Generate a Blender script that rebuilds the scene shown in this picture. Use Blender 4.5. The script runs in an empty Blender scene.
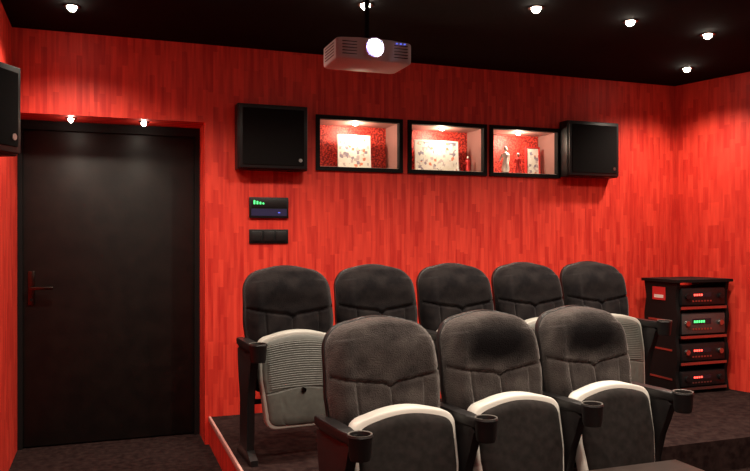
import bpy, bmesh, math, random
from mathutils import Vector, Matrix
random.seed(4)
scene = bpy.context.scene
scene.view_settings.view_transform = 'Standard'

# ---------------------------------------------------------------- materials
def new_mat(name, col=(0.5,0.5,0.5), rough=0.6, metal=0.0, emis=None, estr=0.0, spec=0.5, sheen=0.0, sheen_tint=None, coat=0.0):
    m = bpy.data.materials.new(name); m.use_nodes = True
    b = m.node_tree.nodes['Principled BSDF']
    b.inputs['Base Color'].default_value = (*col, 1)
    b.inputs['Roughness'].default_value = rough
    b.inputs['Metallic'].default_value = metal
    b.inputs['Specular IOR Level'].default_value = spec
    b.inputs['Coat Weight'].default_value = coat
    if emis:
        b.inputs['Emission Color'].default_value = (*emis, 1)
        b.inputs['Emission Strength'].default_value = estr
    if sheen:
        b.inputs['Sheen Weight'].default_value = sheen
        b.inputs['Sheen Roughness'].default_value = 0.35
        if sheen_tint: b.inputs['Sheen Tint'].default_value = (*sheen_tint, 1)
    return m

def add_noise(m, c1, c2, scale=30, detail=4, bump=0.0, stretch=(1,1,1), lo=0.35, hi=0.65, bscale=None, bdist=0.002):
    nt = m.node_tree; b = nt.nodes['Principled BSDF']
    tc = nt.nodes.new('ShaderNodeTexCoord'); mp = nt.nodes.new('ShaderNodeMapping')
    mp.inputs['Scale'].default_value = stretch
    n = nt.nodes.new('ShaderNodeTexNoise'); n.inputs['Scale'].default_value = scale; n.inputs['Detail'].default_value = detail
    r = nt.nodes.new('ShaderNodeValToRGB'); r.name = 'ramp'
    r.color_ramp.elements[0].position = lo; r.color_ramp.elements[0].color = (*c1, 1)
    r.color_ramp.elements[1].position = hi; r.color_ramp.elements[1].color = (*c2, 1)
    nt.links.new(tc.outputs['Object'], mp.inputs['Vector']); nt.links.new(mp.outputs[0], n.inputs['Vector'])
    nt.links.new(n.outputs['Fac'], r.inputs['Fac']); nt.links.new(r.outputs[0], b.inputs['Base Color'])
    if bump:
        n2 = nt.nodes.new('ShaderNodeTexNoise'); n2.inputs['Scale'].default_value = bscale or scale*6
        nt.links.new(mp.outputs[0], n2.inputs['Vector'])
        bp = nt.nodes.new('ShaderNodeBump'); bp.inputs['Strength'].default_value = bump; bp.inputs['Distance'].default_value = bdist
        nt.links.new(n2.outputs['Fac'], bp.inputs['Height']); nt.links.new(bp.outputs[0], b.inputs['Normal'])
    return m

def math_fn(N, L):
    def M(op, a, bb=None):
        n = N.new('ShaderNodeMath'); n.operation = op
        for i, v in enumerate((a, bb)):
            if v is None: continue
            if isinstance(v, (int, float)): n.inputs[i].default_value = v
            else: L.new(v, n.inputs[i])
        return n.outputs[0]
    return M

def wallpaper():
    m = new_mat('red_wallpaper', rough=0.5, spec=0.3)
    nt = m.node_tree; N = nt.nodes; L = nt.links; b = N['Principled BSDF']
    g = N.new('ShaderNodeNewGeometry'); s = N.new('ShaderNodeSeparateXYZ'); L.new(g.outputs['Position'], s.inputs[0])
    M = math_fn(N, L)
    u = M('ADD', s.outputs[0], s.outputs[1])
    def layer(fx, fz, seed, step=False):
        col = M('FLOOR', M('MULTIPLY', u, fx))
        w = N.new('ShaderNodeTexWhiteNoise'); w.noise_dimensions = '2D'
        c = N.new('ShaderNodeCombineXYZ'); L.new(col, c.inputs[0]); c.inputs[1].default_value = seed
        L.new(c.outputs[0], w.inputs['Vector'])
        if step:
            row = M('FLOOR', M('ADD', M('MULTIPLY', s.outputs[2], fz), M('MULTIPLY', w.outputs['Value'], 9.0)))
            w2 = N.new('ShaderNodeTexWhiteNoise'); w2.noise_dimensions = '3D'
            c2 = N.new('ShaderNodeCombineXYZ'); L.new(col, c2.inputs[0]); L.new(row, c2.inputs[1]); c2.inputs[2].default_value = seed
            L.new(c2.outputs[0], w2.inputs['Vector'])
            return w2.outputs['Value']
        n = N.new('ShaderNodeTexNoise'); n.noise_dimensions = '2D'; n.inputs['Scale'].default_value = 1.0; n.inputs['Detail'].default_value = 1
        c2 = N.new('ShaderNodeCombineXYZ')
        L.new(M('MULTIPLY', w.outputs['Value'], 500.0), c2.inputs[0]); L.new(M('MULTIPLY', s.outputs[2], fz), c2.inputs[1])
        L.new(c2.outputs[0], n.inputs['Vector'])
        return n.outputs['Fac']
    a = layer(30, 5.5, 1.3, True); c = layer(80, 4.0, 7.7); d = layer(45, 2.0, 3.1)
    val = M('ADD', M('ADD', M('MULTIPLY', a, 0.26), M('MULTIPLY', c, 0.36)), M('MULTIPLY', d, 0.38))
    r = N.new('ShaderNodeValToRGB'); L.new(val, r.inputs['Fac'])
    e = r.color_ramp.elements
    e[0].position = 0.32; e[0].color = (0.54, 0.024, 0.016, 1)
    e[1].position = 0.68; e[1].color = (0.82, 0.064, 0.036, 1)
    L.new(r.outputs[0], b.inputs['Base Color'])
    return m

def dark_patch(m):
    """velvet darker and with less sheen in the middle of the head pad"""
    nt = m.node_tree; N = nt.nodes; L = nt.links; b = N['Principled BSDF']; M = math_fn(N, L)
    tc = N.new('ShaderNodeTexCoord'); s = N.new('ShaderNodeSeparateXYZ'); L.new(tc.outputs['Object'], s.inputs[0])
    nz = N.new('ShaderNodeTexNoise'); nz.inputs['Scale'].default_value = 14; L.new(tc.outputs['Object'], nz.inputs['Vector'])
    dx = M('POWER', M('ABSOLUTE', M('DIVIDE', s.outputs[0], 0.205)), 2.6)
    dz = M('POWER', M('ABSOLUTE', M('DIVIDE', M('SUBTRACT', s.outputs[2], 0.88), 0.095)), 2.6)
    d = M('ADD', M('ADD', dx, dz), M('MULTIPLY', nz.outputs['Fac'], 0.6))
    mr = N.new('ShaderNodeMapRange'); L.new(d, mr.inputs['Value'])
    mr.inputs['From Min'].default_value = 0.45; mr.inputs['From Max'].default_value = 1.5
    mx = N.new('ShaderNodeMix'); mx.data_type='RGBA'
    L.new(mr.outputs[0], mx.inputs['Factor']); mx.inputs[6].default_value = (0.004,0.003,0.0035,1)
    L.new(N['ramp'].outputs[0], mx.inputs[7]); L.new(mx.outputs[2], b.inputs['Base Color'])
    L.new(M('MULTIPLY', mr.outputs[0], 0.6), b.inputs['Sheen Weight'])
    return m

def collage(name, seed):
    m = new_mat(name, rough=0.5); nt = m.node_tree; N = nt.nodes; L = nt.links; b = N['Principled BSDF']
    tc = N.new('ShaderNodeTexCoord'); mp = N.new('ShaderNodeMapping'); mp.inputs['Location'].default_value=(seed,seed*2,0)
    v = N.new('ShaderNodeTexVoronoi'); v.distance = 'CHEBYCHEV'; v.inputs['Scale'].default_value = 48
    L.new(tc.outputs['Object'], mp.inputs[0]); L.new(mp.outputs[0], v.inputs['Vector'])
    sp = N.new('ShaderNodeSeparateColor'); L.new(v.outputs['Color'], sp.inputs[0])
    r = N.new('ShaderNodeValToRGB'); r.color_ramp.interpolation='CONSTANT'; L.new(sp.outputs[0], r.inputs['Fac'])
    cols = [(0,(0.80,0.76,0.68)),(0.5,(0.55,0.47,0.46)),(0.64,(0.82,0.80,0.74)),(0.80,(0.30,0.25,0.30)),(0.88,(0.7,0.25,0.15)),(0.93,(0.8,0.75,0.68))]
    e = r.color_ramp.elements; e[0].color=(*cols[0][1],1); e[1].position=0.99; e[1].color=(0.3,0.3,0.4,1)
    for p,c in cols[1:]:
        q = e.new(p); q.color=(*c,1)
    L.new(r.outputs[0], b.inputs['Base Color']); return m

M_wall = wallpaper()
M_ceil = add_noise(new_mat('ceiling_black', (0.005,0.004,0.004), 0.95, spec=0.1), (0.004,0.0035,0.0035), (0.006,0.005,0.005), 20)
M_carpet = add_noise(new_mat('carpet', rough=0.95, spec=0.05), (0.015,0.008,0.008), (0.034,0.020,0.018), 25, 5, bump=0.4, bscale=260, bdist=0.002)
M_door = add_noise(new_mat('door_black', rough=0.5, spec=0.3), (0.004,0.003,0.0028), (0.009,0.006,0.005), 9, 7, bump=0.3, bscale=60, bdist=0.001)
M_black = new_mat('black_satin', (0.008,0.008,0.009), 0.45, spec=0.35)
M_frame = new_mat('black_matte_frame', (0.006,0.006,0.006), 0.7, spec=0.2)
M_plastic = add_noise(new_mat('black_plastic', rough=0.42, spec=0.35), (0.009,0.008,0.009), (0.015,0.013,0.013), 200, 2, bump=0.15, bscale=500, bdist=0.0006)
M_cloth = add_noise(new_mat('grille_cloth', rough=0.9, spec=0.1), (0.005,0.005,0.005), (0.010,0.009,0.009), 300, 2)
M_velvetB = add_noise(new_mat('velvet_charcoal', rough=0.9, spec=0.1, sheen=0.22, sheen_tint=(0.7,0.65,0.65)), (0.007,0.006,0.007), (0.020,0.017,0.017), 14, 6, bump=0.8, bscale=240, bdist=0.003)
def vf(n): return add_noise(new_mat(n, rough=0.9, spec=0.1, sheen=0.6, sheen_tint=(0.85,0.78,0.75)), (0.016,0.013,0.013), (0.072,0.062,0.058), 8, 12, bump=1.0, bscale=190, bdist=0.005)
M_velvetF = vf('velvet_grey'); M_velvetP = dark_patch(vf('velvet_grey_patched'))
M_pad = add_noise(new_mat('seat_underside_dark', rough=0.8, spec=0.2, sheen=0.1), (0.012,0.010,0.009), (0.024,0.019,0.018), 30, 4)
M_greyp = add_noise(new_mat('grey_seat_plastic', rough=0.5), (0.085,0.088,0.078), (0.105,0.108,0.095), 40, 3)
M_rim = new_mat('light_rim_plastic', (0.78,0.76,0.70), 0.4)
M_rimB = new_mat('grey_rim_plastic', (0.42,0.41,0.37), 0.4)
M_trim = new_mat('pink_edge_trim', (0.62,0.36,0.32), 0.45)
M_metal = new_mat('brushed_metal', (0.5,0.48,0.46), 0.3, 1.0)
M_dmetal = new_mat('dark_metal', (0.10,0.07,0.06), 0.25, 1.0)
M_proj = new_mat('projector_shell', (0.50,0.42,0.42), 0.5)
M_dark = new_mat('matte_dark', (0.004,0.004,0.004), 0.9, spec=0.1)
M_bulb = new_mat('bulb_glow', (1,1,1), emis=(1.0,0.90,0.74), estr=60)
M_lens = new_mat('lens_glow', (1,1,1), emis=(0.72,0.72,1.0), estr=120)
M_lensring = new_mat('lens_glass_ring', (0.2,0.2,0.4), 0.2, emis=(0.30,0.25,1.0), estr=2.5)
M_green = new_mat('led_green', (0,0.2,0), emis=(0.1,1.0,0.25), estr=2)
M_redled = new_mat('led_red', (0.2,0.0,0), emis=(1.0,0.06,0.04), estr=5)
M_blue = new_mat('led_blue', (0,0.0,0.2), emis=(0.15,0.2,1.0), estr=1.2)
M_paperw = new_mat('white_card', (0.85,0.82,0.76), 0.6)
M_redspark = add_noise(new_mat('niche_red_lining', rough=0.5), (0.22,0.01,0.01), (0.80,0.08,0.05), 80, 6, lo=0.42, hi=0.6)
M_nside = new_mat('niche_side_lining', (0.30,0.16,0.14), 0.4)
M_redcard = new_mat('red_label', (0.6,0.03,0.03), 0.5)
M_compgrey = new_mat('component_grey', (0.12,0.12,0.12), 0.35, 0.6)
M_wood = add_noise(new_mat('dark_wood', rough=0.4), (0.018,0.010,0.008), (0.035,0.020,0.015), 12, 6, stretch=(1,10,1))

# ---------------------------------------------------------------- mesh helpers
def link(ob, parent=None):
    scene.collection.objects.link(ob)
    if parent: ob.parent = parent
    return ob
def empty(name, loc=(0,0,0), rotz=0):
    e = bpy.data.objects.new(name, None); e.location = loc; e.rotation_euler = (0,0,rotz); e.empty_display_size = 0.1
    return link(e)
def finish(bm, name, mat, smooth=True, angle=35):
    bmesh.ops.recalc_face_normals(bm, faces=bm.faces)
    me = bpy.data.meshes.new(name); bm.to_mesh(me); bm.free()
    if mat: me.materials.append(mat)
    if smooth:
        for p in me.polygons: p.use_smooth = True
        try: me.set_sharp_from_angle(angle=math.radians(angle))
        except Exception: pass
    return me
def bm_box(bm, lo, hi):
    vs = [bm.verts.new((x,y,z)) for z in (lo[2],hi[2]) for y in (lo[1],hi[1]) for x in (lo[0],hi[0])]
    for f in ((0,1,3,2),(4,6,7,5),(0,4,5,1),(2,3,7,6),(0,2,6,4),(1,5,7,3)):
        bm.faces.new([vs[i] for i in f])
def me_box(name, lo, hi, mat, bevel=0.0, seg=2):
    bm = bmesh.new(); bm_box(bm, lo, hi)
    if bevel: bmesh.ops.bevel(bm, geom=bm.edges[:], offset=bevel, segments=seg, profile=0.5, affect='EDGES')
    return finish(bm, name, mat, smooth=bevel>0)
def box(name, lo, hi, mat, parent=None, bevel=0.0, seg=2):
    return link(bpy.data.objects.new(name, me_box(name, lo, hi, mat, bevel, seg)), parent)
def boxes(name, lst, mat, parent=None):
    bm = bmesh.new()
    for lo, hi in lst: bm_box(bm, lo, hi)
    return link(bpy.data.objects.new(name, finish(bm, name, mat, smooth=False)), parent)
def me_lathe(name, prof, mat, n=32, centre=(0,0,0), axis='Z', cap=True):
    bm = bmesh.new(); rings = []
    for r, h in prof:
        ring = []
        for i in range(n):
            a = 2*math.pi*i/n; c, s = r*math.cos(a), r*math.sin(a)
            p = (c,s,h) if axis=='Z' else ((c,h,s) if axis=='Y' else (h,c,s))
            ring.append(bm.verts.new(Vector(p)+Vector(centre)))
        rings.append(ring)
    for a, b in zip(rings, rings[1:]):
        for i in range(n): bm.faces.new((a[i],a[(i+1)%n],b[(i+1)%n],b[i]))
    if cap:
        for ring, (r,h) in ((rings[0],prof[0]),(rings[-1],prof[-1])):
            if r > 1e-5: bm.faces.new(ring)
    bmesh.ops.remove_doubles(bm, verts=bm.verts[:], dist=1e-6)
    return finish(bm, name, mat)
def lathe(name, prof, mat, parent=None, n=32, centre=(0,0,0), axis='Z', cap=True):
    return link(bpy.data.objects.new(name, me_lathe(name, prof, mat, n, centre, axis, cap)), parent)
def me_extrude(name, pts, lo, hi, axis, mat, bevel=0.0, seg=2):
    bm = bmesh.new()
    def P(a,b,t): return (t,a,b) if axis=='X' else ((a,b,t) if axis=='Z' else (a,t,b))
    A = [bm.verts.new(P(a,b,lo)) for a,b in pts]; B = [bm.verts.new(P(a,b,hi)) for a,b in pts]
    n = len(pts); fa = bm.faces.new(A); fb = bm.faces.new(B[::-1])
    for i in range(n): bm.faces.new((A[i],A[(i+1)%n],B[(i+1)%n],B[i]))
    if bevel:
        es = list(set(fa.edges[:]+fb.edges[:]))
        bmesh.ops.bevel(bm, geom=es, offset=bevel, segments=seg, profile=0.5, affect='EDGES')
    return finish(bm, name, mat)
def extrude(name, pts, lo, hi, axis, mat, parent=None, bevel=0.0, seg=2):
    return link(bpy.data.objects.new(name, me_extrude(name, pts, lo, hi, axis, mat, bevel, seg)), parent)

def me_slab(name, mat, z0, z1, hw, yf, yb, nu=40, nv=48, crown=0.0):
    bm = bmesh.new(); F=[]; B=[]
    for j in range(nv+1):
        t = j/nv; v = 0.5-0.5*math.cos(math.pi*t)
        v = 0.5*v+0.5*t
        fr=[]; br=[]
        for i in range(nu+1):
            s = -1+2*i/nu; u = math.sin(s*math.pi/2)*0.55+s*0.45
            x = u*hw(v); z = z0+(z1-z0)*v - crown*u*u*v
            fr.append(bm.verts.new((x, yf(u,v), z)))
            br.append(bm.verts.new((x, yb(u,v), z)))
        F.append(fr); B.append(br)
    for j in range(nv):
        for i in range(nu):
            bm.faces.new((F[j][i],F[j][i+1],F[j+1][i+1],F[j+1][i]))
            bm.faces.new((B[j][i],B[j+1][i],B[j+1][i+1],B[j][i+1]))
    for i in range(nu):
        bm.faces.new((F[0][i],B[0][i],B[0][i+1],F[0][i+1])); bm.faces.new((F[nv][i],F[nv][i+1],B[nv][i+1],B[nv][i]))
    for j in range(nv):
        bm.faces.new((F[j][0],F[j+1][0],B[j+1][0],B[j][0])); bm.faces.new((F[j][nu],B[j][nu],B[j+1][nu],F[j+1][nu]))
    return finish(bm, name, mat, angle=60)

# ---------------------------------------------------------------- room
CEIL = 2.62; WY = 4.93; XL = -0.523; XR = 4.46; DX = 0.617; REC = 5.30
NICHE = [(1.365,2.010),(2.05,2.69),(2.715,3.335)]; NZ0, NZ1 = 1.82, 2.205
b = [((XL,WY,2.11),(DX,REC,CEIL)), ((DX,WY,0),(NICHE[0][0],REC,CEIL)),
     ((NICHE[0][0],WY,0),(NICHE[2][1],REC,NZ0)), ((NICHE[0][0],WY,NZ1),(NICHE[2][1],REC,CEIL)),
     ((NICHE[0][1],WY,NZ0),(NICHE[1][0],REC,NZ1)), ((NICHE[1][1],WY,NZ0),(NICHE[2][0],REC,NZ1)),
     ((NICHE[2][1],WY,0),(XR,REC,CEIL))]
boxes('wall_back', b, M_wall)
box('wall_left', (XL-0.12,-2.0,0),(XL,REC+0.1,CEIL), M_wall)
k = 0.235
extrude('wall_right', [(XR-0.087,REC),(XR+k*6.93,-2.0),(XR+k*6.93+0.12,-2.0),(XR+0.12,REC)], 0, CEIL, 'Z', M_wall)
box('wall_front', (XL-0.12,-2.12,0),(XR+k*6.93+0.12,-2.0,CEIL), M_wall)
box('floor', (XL-0.12,-2.12,-0.1),(6.25,REC+0.15,0), M_carpet)
box('ceiling', (XL-0.12,-2.12,CEIL),(6.25,REC+0.15,CEIL+0.1), M_ceil)
PZ = 0.18
PF = 3.34
extrude('riser_platform', [(0.655,PF),(XR+k*(WY-PF)-0.001,PF),(XR-0.001,WY-0.001),(0.655,WY-0.001)], 0, PZ, 'Z', M_carpet)
box('trim_1', (0.643,PF-0.01,0.0),(0.654,WY-0.001,PZ-0.03), M_wall)
box('trim_2', (0.640,PF-0.01,PZ-0.03),(0.654,WY-0.001,PZ+0.004), M_trim, bevel=0.002)

# door
d = empty('door_1', (0,0,0))
box('leaf', (XL+0.03,5.23,0.01),(DX-0.035,5.28,2.05), M_door, d, bevel=0.003)
boxes('frame', [((XL+0.001,5.21,0),(XL+0.03,5.299,2.109)),((DX-0.035,5.21,0),(DX-0.001,5.299,2.109)),((XL+0.03,5.21,2.05),(DX-0.035,5.299,2.109))], M_frame, d)
box('handle_plate', (-0.462,5.222,0.92),(-0.422,5.231,1.14), M_dmetal, d, bevel=0.003)
lathe('handle_spindle', [(0.011,5.18),(0.011,5.225)], M_dmetal, d, 16, (-0.442,0,1.03), 'Y')
box('handle_lever', (-0.455,5.168,1.02),(-0.31,5.184,1.042), M_dmetal, d, bevel=0.006)
lathe('keyhole', [(0.009,5.219),(0.009,5.224)], M_black, d, 12, (-0.442,0,0.955), 'Y')

# ---------------------------------------------------------------- ceiling lamps
def downlight(x, y, z=CEIL, w=45, r=0.034, size=143, col=(1.0,0.84,0.68)):
    e = empty('ceiling_downlight', (x,y,z))
    lathe('ring', [(r,-0.001),(r+0.010,-0.001),(r+0.010,-0.005),(r,-0.007),(r-0.004,-0.003)], M_dmetal, e, 28)
    rb = r*0.78
    lathe('bulb', [(rb,-0.001),(rb*0.97,-0.008),(rb*0.85,-0.017),(rb*0.6,-0.025),(rb*0.3,-0.029),(0.0,-0.030)], M_bulb, e, 24)
    l = bpy.data.lights.new('lamp','SPOT'); l.energy = w; l.color = col; l.spot_size = math.radians(size); l.spot_blend = 0.9; l.shadow_soft_size = 0.04
    o = bpy.data.objects.new('lamp', l); o.location = (0,0,-0.075); link(o, e)
    return e
for x,y,w in [(-0.168,4.37,68),(0.50,3.85,68),(1.33,3.79,76),(2.23,3.52,78),(2.885,3.55,72),(3.52,3.61,76),(4.07,4.375,72)]:
    downlight(x,y,w=w)
for x,y in [(0.3,2.1),(1.2,2.1),(2.1,2.1),(3.0,2.1),(4.1,2.3),(0.5,0.4),(2.2,0.4),(3.8,0.4)]:
    downlight(x,y,w=66)
for x in (-0.20,0.24):
    downlight(x,5.04,2.11,w=8,r=0.022,size=110)

# ---------------------------------------------------------------- wall speakers
def speaker(x, y, z, rotz, w=0.47, h=0.43, dp=0.13):
    e = empty('wall_speaker', (x,y,z), rotz)
    box('cabinet', (-w/2,-dp+0.02,-h/2),(w/2,-0.001,h/2), M_black, e, bevel=0.006)
    box('baffle', (-w/2+0.008,-dp,-h/2+0.008),(w/2-0.008,-dp+0.022,h/2-0.008), M_plastic, e, bevel=0.005)
    box('grille', (-w/2+0.03,-dp-0.006,-h/2+0.03),(w/2-0.03,-dp+0.002,h/2-0.03), M_cloth, e, bevel=0.004)
    lathe('badge', [(0.012,-dp-0.009),(0.012,-dp-0.005)], M_metal, e, 20, (w/2-0.055,0,-h/2+0.065), 'Y')
    return e
speaker(1.045, WY, 2.018, 0)
speaker(3.565, WY, 2.045, 0)
s3 = speaker(-0.455, 2.965, 1.812, math.radians(60), w=0.235, h=0.33)
box('wall_bracket', (-0.10,0.0,-0.03),(-0.02,0.03,0.03), M_black, s3)

# ---------------------------------------------------------------- niches
for i,(x0,x1) in enumerate(NICHE):
    e = empty('display_niche', ((x0+x1)/2, WY, NZ0))
    w = (x1-x0)/2; h = NZ1-NZ0; t = 0.028; D = 0.27
    boxes('frame', [((-w,-0.016,0),(-w+t,0.03,h)),((w-t,-0.016,0),(w,0.03,h)),((-w+t,-0.016,0),(w-t,0.03,t)),((-w+t,-0.016,h-t),(w-t,0.03,h))], M_frame, e)
    boxes('carcass', [((-w,0.03,0),(-w+t,D,h)),((w-t,0.03,0),(w,D,h)),((-w+t,0.03,0),(w-t,D,t)),((-w+t,0.03,h-t),(w-t,D,h))], M_nside, e)
    boxes('back_lining', [((-w+t,D-0.01,t),(w-t,D,h-t))], M_redspark, e)
    box('shelf_board', (-w+t,0.004,t),(w-t,D-0.01,t+0.004), M_paperw, e)
    lathe('spot_ring', [(0.02,h-t-0.001),(0.028,h-t-0.001),(0.028,h-t-0.008),(0.02,h-t-0.008)], M_metal, e, 20, (0.0,0.10,0))
    lathe('spot_bulb', [(0.02,h-t-0.004),(0.016,h-t-0.014),(0.0,h-t-0.018)], M_bulb, e, 20, (0.0,0.10,0))
    l = bpy.data.lights.new('lamp','POINT'); l.energy = 4.6; l.color=(1,0.80,0.58); l.shadow_soft_size=0.015
    o = bpy.data.objects.new('lamp', l); o.location=(0,0.10,h-t-0.045); link(o,e)
zs = NZ0+0.0325
def frame_print(name, x0, x1, z0, z1, y, mat, bmat, tilt=0.0):
    e = empty(name, ((x0+x1)/2, y, z0)); w=(x1-x0)/2; h=z1-z0; t=0.012
    boxes('frame', [((-w,-0.008,0),(-w+t,0.008,h)),((w-t,-0.008,0),(w,0.008,h)),((-w+t,-0.008,0),(w-t,0.008,t)),((-w+t,-0.008,h-t),(w-t,0.008,h))], bmat, e)
    box('print', (-w+t,-0.003,t),(w-t,0.006,h-t), mat, e)
    e.rotation_euler = (-tilt,0,0)
frame_print('framed_print', 1.57, 1.82, zs, 2.10, 5.07, collage('print_a',0.3), M_paperw, 0.08)
frame_print('framed_print', 2.17, 2.53, zs, 2.09, 5.07, collage('print_b',1.7), M_paperw, 0.08)
frame_print('framed_print', 3.13, 3.26, zs, 2.08, 5.09, collage('print_c',4.1), M_redcard, 0.05)
def figurine(x, y, h, mat, mat2):
    e = empty('figurine', (x,y,zs)); s=h/0.2
    lathe('base', [(0.03*s,0),(0.03*s,0.008*s),(0.024*s,0.012*s)], M_black, e, 20)
    lathe('robe', [(0.022*s,0.012*s),(0.030*s,0.03*s),(0.022*s,0.08*s),(0.016*s,0.105*s),(0.025*s,0.135*s),(0.019*s,0.15*s),(0.007*s,0.155*s),(0.007*s,0.163*s)], mat, e, 20)
    lathe('head', [(0.0,0.160*s),(0.010*s,0.165*s),(0.0145*s,0.178*s),(0.011*s,0.192*s),(0.0,0.198*s)], mat2, e, 16)
    for sx in (-1,1):
        o = lathe('arm', [(0.0,-0.055*s),(0.006*s,-0.05*s),(0.008*s,0.0),(0.0,0.006*s)], mat, e, 10)
        o.location = (sx*0.025*s,0,0.142*s); o.rotation_euler=(0.3,-sx*0.25,0)
figurine(2.93,5.06,0.22,M_paperw,M_paperw)
figurine(3.03,5.04,0.17,M_redcard,M_paperw)
figurine(2.60,5.05,0.13,M_redcard,M_paperw)

# ---------------------------------------------------------------- control panels
e = empty('wall_control_panel', (1.038, WY, 1.557))
box('bezel', (-0.133,-0.018,-0.07),(0.133,-0.001,0.07), M_black, e, bevel=0.004)
box('display', (-0.12,-0.021,0.0),(0.12,-0.017,0.06), M_plastic, e, bevel=0.001)
boxes('led_bars', [((-0.105+i*0.02,-0.0225,0.022),(-0.095+i*0.02,-0.0205,0.028+0.005*(4-i))) for i in range(4)], M_green, e)
box('status_strip', (-0.12,-0.0205,-0.055),(0.12,-0.0175,-0.008), new_mat('panel_blue_black',(0.03,0.03,0.09),0.3), e)
boxes('status_led', [((0.06,-0.022,-0.036),(0.075,-0.020,-0.030))], M_blue, e)
e = empty('light_switch_panel', (1.038, WY, 1.364))
box('plate', (-0.133,-0.010,-0.048),(0.133,-0.001,0.048), M_black, e, bevel=0.003)
for i in range(3):
    box('rocker_%d'%(i+1), (-0.118+i*0.083,-0.018,-0.034),(-0.048+i*0.083,-0.009,0.034), M_plastic, e, bevel=0.004)

# ---------------------------------------------------------------- projector
PB = 2.165
e = empty('ceiling_projector', (1.172, 3.2, PB))
pts = [(-0.185,0.02),(-0.165,0.004),(-0.08,-0.004),(0.08,-0.004),(0.165,0.004),(0.185,0.02),(0.185,0.22),(0.165,0.24),(-0.165,0.24),(-0.185,0.22)]
extrude('housing', pts, 0.0, 0.10, 'Z', M_proj, e, bevel=0.012, seg=3)
box('front_fascia', (-0.06,-0.010,0.010),(0.06,0.01,0.092), M_proj, e, bevel=0.008)
boxes('vents', [((-0.16,-0.003,0.022+i*0.014),(-0.085,0.004,0.025+i*0.014)) for i in range(5)]+[((0.085,-0.003,0.022+i*0.014),(0.16,0.004,0.025+i*0.014)) for i in range(5)]+[((-0.187,0.05,0.022+i*0.014),(-0.184,0.19,0.025+i*0.014)) for i in range(5)], M_dmetal, e)
LX, LZ = -0.010, 0.056
lathe('lens_barrel', [(0.046,0.0),(0.046,-0.020),(0.043,-0.022),(0.040,-0.016)], M_proj, e, 36, (LX,0,LZ), 'Y', cap=False)
lathe('lens_ring', [(0.041,-0.012),(0.037,-0.020),(0.033,-0.022)], M_lensring, e, 36, (LX,0,LZ), 'Y', cap=False)
lathe('lens', [(0.034,-0.018),(0.029,-0.027),(0.016,-0.033),(0.0,-0.035)], M_lens, e, 32, (LX,0,LZ), 'Y')
lathe('mount_pole', [(0.012,0.10),(0.012,CEIL-PB-0.01)], M_dark, e, 20, (0,0.12,0))
lathe('mount_plate', [(0.05,CEIL-PB-0.01),(0.05,CEIL-PB-0.001)], M_dark, e, 28, (0,0.12,0))
box('mount_bracket', (-0.08,0.04,0.098),(0.08,0.20,0.108), M_dark, e, bevel=0.003)
l = bpy.data.lights.new('projector_beam','SPOT'); l.energy=10; l.color=(0.55,0.55,1.0); l.spot_size=math.radians(70); l.spot_blend=0.6; l.shadow_soft_size=0.02
o = bpy.data.objects.new('beam', l); o.location=(LX,-0.05,LZ); o.rotation_euler=(math.radians(-90),0,0); link(o,e)
boxes('indicator_leds', [((0.10+i*0.02,-0.007,0.086),(0.108+i*0.02,-0.001,0.090)) for i in range(3)], M_blue, e)

# ---------------------------------------------------------------- cinema seats
H0, H1 = 0.36, 1.012
def rr(v, total, w_bot, w_top, rb, rt):
    w = w_bot+(w_top-w_bot)*min(1, v/0.55)**1.2 if v < 0.55 else w_top
    dz = (1-v)*total
    if dz < rt: w -= rt-math.sqrt(max(0, rt*rt-(rt-dz)**2))
    dz = v*total
    if dz < rb: w -= rb-math.sqrt(max(0, rb*rb-(rb-dz)**2))
    return w
def back_hw(v): return rr(v, H1-H0, 0.215, 0.247, 0.04, 0.115) - 0.012*max(0,(v-0.6)/0.4)
def yc(v): return -0.15+0.17*v+0.015*math.sin(v*math.pi*2)
def edge(u, v, p=5, tv=0.045):
    e = (1-abs(u)**p)
    t = min(1, min(v, 1-v)/tv); t = math.sqrt(max(0,1-(1-t)**2))
    return math.sqrt(max(0,e))*t
def back_yf(u, v):
    T = 0.062*edge(u,v,6)
    head = math.exp(-((v-0.83)/0.13)**2)*(1-abs(u)**3)*0.028
    bol = math.exp(-((abs(u)-0.80)/0.16)**2)*0.024*edge(u,v,8)*(0.45+0.55*(v<0.9))
    lum = math.exp(-((v-0.36)/0.2)**2)*0.016*(1-u*u)
    sv = 0.60+0.08*abs(u)**1.6-0.02*math.exp(-(u/0.08)**2)
    g = math.exp(-((v-sv)/0.011)**2)*0.015*(abs(u)<0.97)
    if v < sv: g += math.exp(-((abs(u)-0.60)/0.022)**2)*0.011*min(1,(sv-v)/0.03)
    if sv-0.13 < v < sv: g += math.exp(-(u/0.03)**2)*0.010
    return yc(v)-0.012-(T+head*edge(u,v)+bol+lum*edge(u,v)-g)
def back_yb(u, v): return yc(v)-0.012
me_back = {}
for key, mt in (('B',M_velvetB),('F',M_velvetF),('W',M_velvetP)):
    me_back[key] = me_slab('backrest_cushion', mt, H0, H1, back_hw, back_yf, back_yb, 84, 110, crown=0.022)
me_shell = me_slab('back_shell', M_plastic, H0-0.02, H1+0.004, lambda v: back_hw(v)+0.004, lambda u,v: yc(v)-0.012,
                   lambda u,v: yc(v)+0.012+0.03*edge(u,v,4,0.12), 40, 50, crown=0.022)
Q0, Q1 = 0.17, 0.675
CR = 0.028
def pan_hw(v): return rr(v, Q1-Q0, 0.190, 0.218, 0.05, 0.065)
def py(v): return -0.315+0.075*v**1.3
def bulge(u,v): return 0.018*edge(u,v,4,0.10)
me_rims = {}
for key, mt in (('B',M_rimB),('F',M_rim)):
    me_rims[key] = me_slab('pan_rim', mt, Q0, Q1, pan_hw, lambda u,v: py(v)-0.010*edge(u,v,10,0.03), lambda u,v: py(v)+0.05, 40, 48, crown=CR)
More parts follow.
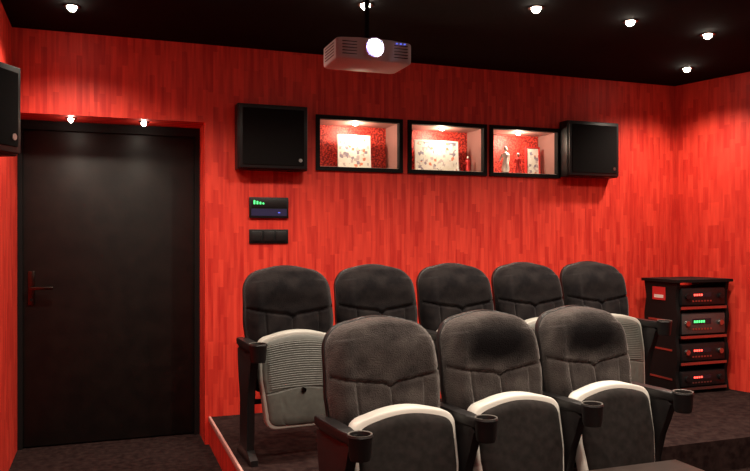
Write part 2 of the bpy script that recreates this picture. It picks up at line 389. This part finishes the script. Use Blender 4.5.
def pnl_hw(v): return rr(v, Q1-Q0-0.042, 0.176, 0.204, 0.045, 0.058)
def rib(u,v):
    return 0.0030*(0.5+0.5*math.sin(v*2*math.pi*40)) if (0.42 < v < 0.93 and abs(u) < 0.86) else 0.0
def groove(u,v):
    g = 0.0
    if v < 0.42: g += 0.005*math.exp(-((abs(u)-0.62+0.25*v)/0.02)**2)
    g += 0.004*math.exp(-((v-0.40-0.02*math.cos(u*3))/0.008)**2)
    g += 0.003*math.exp(-((abs(u)-0.88)/0.015)**2)*(0.40<v<0.94)
    return g
me_panG = me_slab('pan_panel', M_greyp, Q0+0.02, Q1-0.018, pnl_hw, lambda u,v: py(v)-0.008-bulge(u,v)-rib(u,v)+groove(u,v), lambda u,v: py(v)+0.01, 40, 240, crown=CR)
me_panD = me_slab('pan_panel', M_pad, Q0+0.02, Q1-0.022, pnl_hw, lambda u,v: py(v)-0.008-1.6*bulge(u,v), lambda u,v: py(v)+0.01, 40, 60, crown=CR)
def cus_hw(v): return rr(v, Q1-Q0-0.03, 0.182, 0.210, 0.05, 0.06)
me_cus = {}
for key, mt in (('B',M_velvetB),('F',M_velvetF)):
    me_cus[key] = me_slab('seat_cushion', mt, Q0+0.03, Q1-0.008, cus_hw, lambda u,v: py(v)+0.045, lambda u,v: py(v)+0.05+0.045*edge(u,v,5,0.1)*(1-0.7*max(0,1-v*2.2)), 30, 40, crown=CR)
me_logo = me_lathe('pan_badge', [(0.013,-0.355),(0.013,-0.33)], M_dmetal, 20, (0,0.022,0.37), 'Y')
st = [(-0.34,0.0),(-0.03,0.0),(-0.03,0.03),(-0.10,0.06),(-0.11,0.30),(-0.06,0.46),(-0.04,0.57),(-0.09,0.59),(-0.33,0.59),(-0.36,0.57),(-0.33,0.50),(-0.29,0.42),(-0.26,0.30),(-0.25,0.06),(-0.34,0.03)]
me_st = me_extrude('side_stanchion', st, -0.020, 0.020, 'X', M_plastic, 0.006)
arm = [(-0.020,-0.02),(0.020,-0.02),(0.026,-0.10),(0.028,-0.27),(0.024,-0.385),(0.0,-0.370),(-0.024,-0.385),(-0.028,-0.27),(-0.026,-0.10)]
me_arm = me_extrude('armrest', arm, 0.585, 0.628, 'Z', M_plastic, 0.012, 3)
me_cup = me_lathe('cup_holder', [(0.0,0.545),(0.036,0.545),(0.041,0.56),(0.045,0.625),(0.048,0.632),(0.045,0.638),(0.040,0.636),(0.037,0.625),(0.034,0.565),(0.0,0.562)], M_plastic, 36, (0,-0.41,0))
me_cupr = me_lathe('cup_ring', [(0.0395,0.6375),(0.0455,0.6385),(0.0455,0.6405),(0.0395,0.6395),(0.0395,0.6375)], new_mat('cup_ring_grey',(0.12,0.11,0.10),0.35), 36, (0,-0.41,0), cap=False)
def inst(me, name, parent, x=0, sx=1.0):
    o = bpy.data.objects.new(name, me); o.location=(x,0,0); o.scale=(sx,1,1); link(o,parent); return o
def seat(x, y, z, key, last, pitch, rot, patched=False):
    e = empty('cinema_seat', (x,y,z), rot); sx = (pitch-0.014)/0.505
    inst(me_back['W' if patched else key],'backrest_cushion',e,0,sx); inst(me_shell,'back_shell',e,0,sx)
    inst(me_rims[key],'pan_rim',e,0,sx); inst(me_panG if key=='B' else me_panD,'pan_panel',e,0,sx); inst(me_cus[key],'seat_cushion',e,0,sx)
    if key=='B': inst(me_logo,'pan_badge',e)
    aw = pitch/2
    for k2, ax in enumerate((-aw,aw) if last else (-aw,)):
        inst(me_st,'side_stanchion_%d'%(k2+1),e,ax); inst(me_arm,'armrest_%d'%(k2+1),e,ax)
        inst(me_cup,'cup_holder_%d'%(k2+1),e,ax); inst(me_cupr,'cup_ring_%d'%(k2+1),e,ax)
    lathe('hinge_bar', [(0.014,-aw+0.02),(0.014,aw-0.02)], M_black, e, 16, (0,-0.19,0.30), 'X')
def row(p0, p1, n, z, key):
    dx=(p1[0]-p0[0])/(n-1); dy=(p1[1]-p0[1])/(n-1); pitch=math.hypot(dx,dy); rot=math.atan2(dy,dx)
    for i in range(n): seat(p0[0]+dx*i, p0[1]+dy*i, z, key, i==n-1, pitch, rot, patched=(key=='F' and i>0))
row((0.967,4.12),(3.11,4.25),5,PZ,'B')
row((1.093,2.97),(2.19,3.10),3,0,'F')

# low side table in front of the first row
e = empty('low_table', (2.06, 2.32, 0))
box('top', (-0.24,-0.22,0.375),(0.24,0.22,0.40), M_wood, e, bevel=0.004)
boxes('apron', [((-0.21,-0.19,0.32),(0.21,-0.175,0.375)),((-0.21,0.175,0.32),(0.21,0.19,0.375)),((-0.21,-0.175,0.32),(-0.195,0.175,0.375)),((0.195,-0.175,0.32),(0.21,0.175,0.375))], M_wood, e)
for i,(lx,ly) in enumerate(((-0.2,-0.18),(0.2,-0.18),(-0.2,0.18),(0.2,0.18))):
    box('leg_%d'%(i+1), (lx-0.02,ly-0.02,0),(lx+0.02,ly+0.02,0.375), M_wood, e, bevel=0.003)

# ---------------------------------------------------------------- equipment rack
e = empty('equipment_rack', (4.02, 4.42, PZ))
W=0.50; Dp=0.36; H=0.86
for k2, xx in enumerate((0, W-0.03)):
    prof = []
    for j in range(41):
        z = H*j/40; prof.append((0.02*math.sin(z/H*math.pi*3)**2, z))
    prof += [(Dp-0.02*math.sin(p[1]/H*math.pi*3)**2, p[1]) for p in prof[::-1]]
    extrude('side_panel_%d'%(k2+1), prof, xx, xx+0.03, 'X', M_frame, e, bevel=0.004)
    boxes('side_accents_%d'%(k2+1), [((xx-0.003,0.05,zz),(xx+0.0,Dp-0.05,zz+0.014)) for zz in (0.1,0.32,0.54)], M_metal, e)
shelves = [0.03,0.22,0.42,0.64,0.84]
boxes('shelves', [((-0.02,-0.02,z),(W+0.02,Dp+0.01,z+0.022)) for z in shelves[-1:]]+[((0.03,0.0,z),(W-0.03,Dp-0.01,z+0.018)) for z in shelves[:-1]], M_frame, e)
boxes('shelf_edges', [((0.03,-0.008,z-0.002),(W-0.03,0.0,z+0.018)) for z in shelves[:-1]], M_metal, e)
comps = [(0.048,0.12),(0.238,0.14),(0.438,0.17),(0.658,0.14)]
M_glass = new_mat('display_glass',(0.01,0.02,0.03),0.1)
for i,(z,h) in enumerate(comps):
    box('component_%d'%(i+1), (0.04,0.004,z+0.008),(W-0.04,Dp-0.03,z+h), M_black, e, bevel=0.004)
    box('component_face_%d'%(i+1), (0.045,-0.002,z+0.014),(W-0.045,0.006,z+h-0.008), M_compgrey if i==2 else M_plastic, e, bevel=0.002)
    boxes('component_display_%d'%(i+1), [((0.14,-0.004,z+h*0.50),(0.32,-0.001,z+h*0.75))], M_glass, e)
    boxes('component_digits_%d'%(i+1), [((0.155+j*0.022,-0.0055,z+h*0.57),(0.169+j*0.022,-0.0035,z+h*0.67)) for j in range(4 if i!=2 else 5)], M_green if i==2 else M_redled, e)
    for kx in (0.09, W-0.09):
        lathe('knob', [(0.020,-0.018),(0.022,0.0)], M_metal if i in (1,2) else M_black, e, 20, (kx,0,z+h*0.55), 'Y')
    boxes('component_buttons_%d'%(i+1), [((0.14+j*0.028,-0.005,z+h*0.25),(0.156+j*0.028,-0.001,z+h*0.33)) for j in range(7)], M_metal, e)
boxes('flank_label', [((-0.006,0.12,0.70),(-0.003,0.26,0.80))], M_redcard, e)
boxes('flank_label_text', [((-0.0075,0.14,0.715),(-0.0055,0.24,0.74))], M_paperw, e)

# ---------------------------------------------------------------- world + camera
w = bpy.data.worlds.new('world'); scene.world = w; w.use_nodes = True
w.node_tree.nodes['Background'].inputs[0].default_value = (0.02,0.015,0.015,1)
cam = bpy.data.cameras.new('camera'); cam.sensor_width=36; cam.lens=740/750*36; cam.shift_y=4.5/750; cam.clip_start=0.02
co = bpy.data.objects.new('camera', cam); co.location=(0,0,1.34); co.rotation_euler=(math.radians(90),0,math.radians(-20.07)); link(co)
scene.camera = co
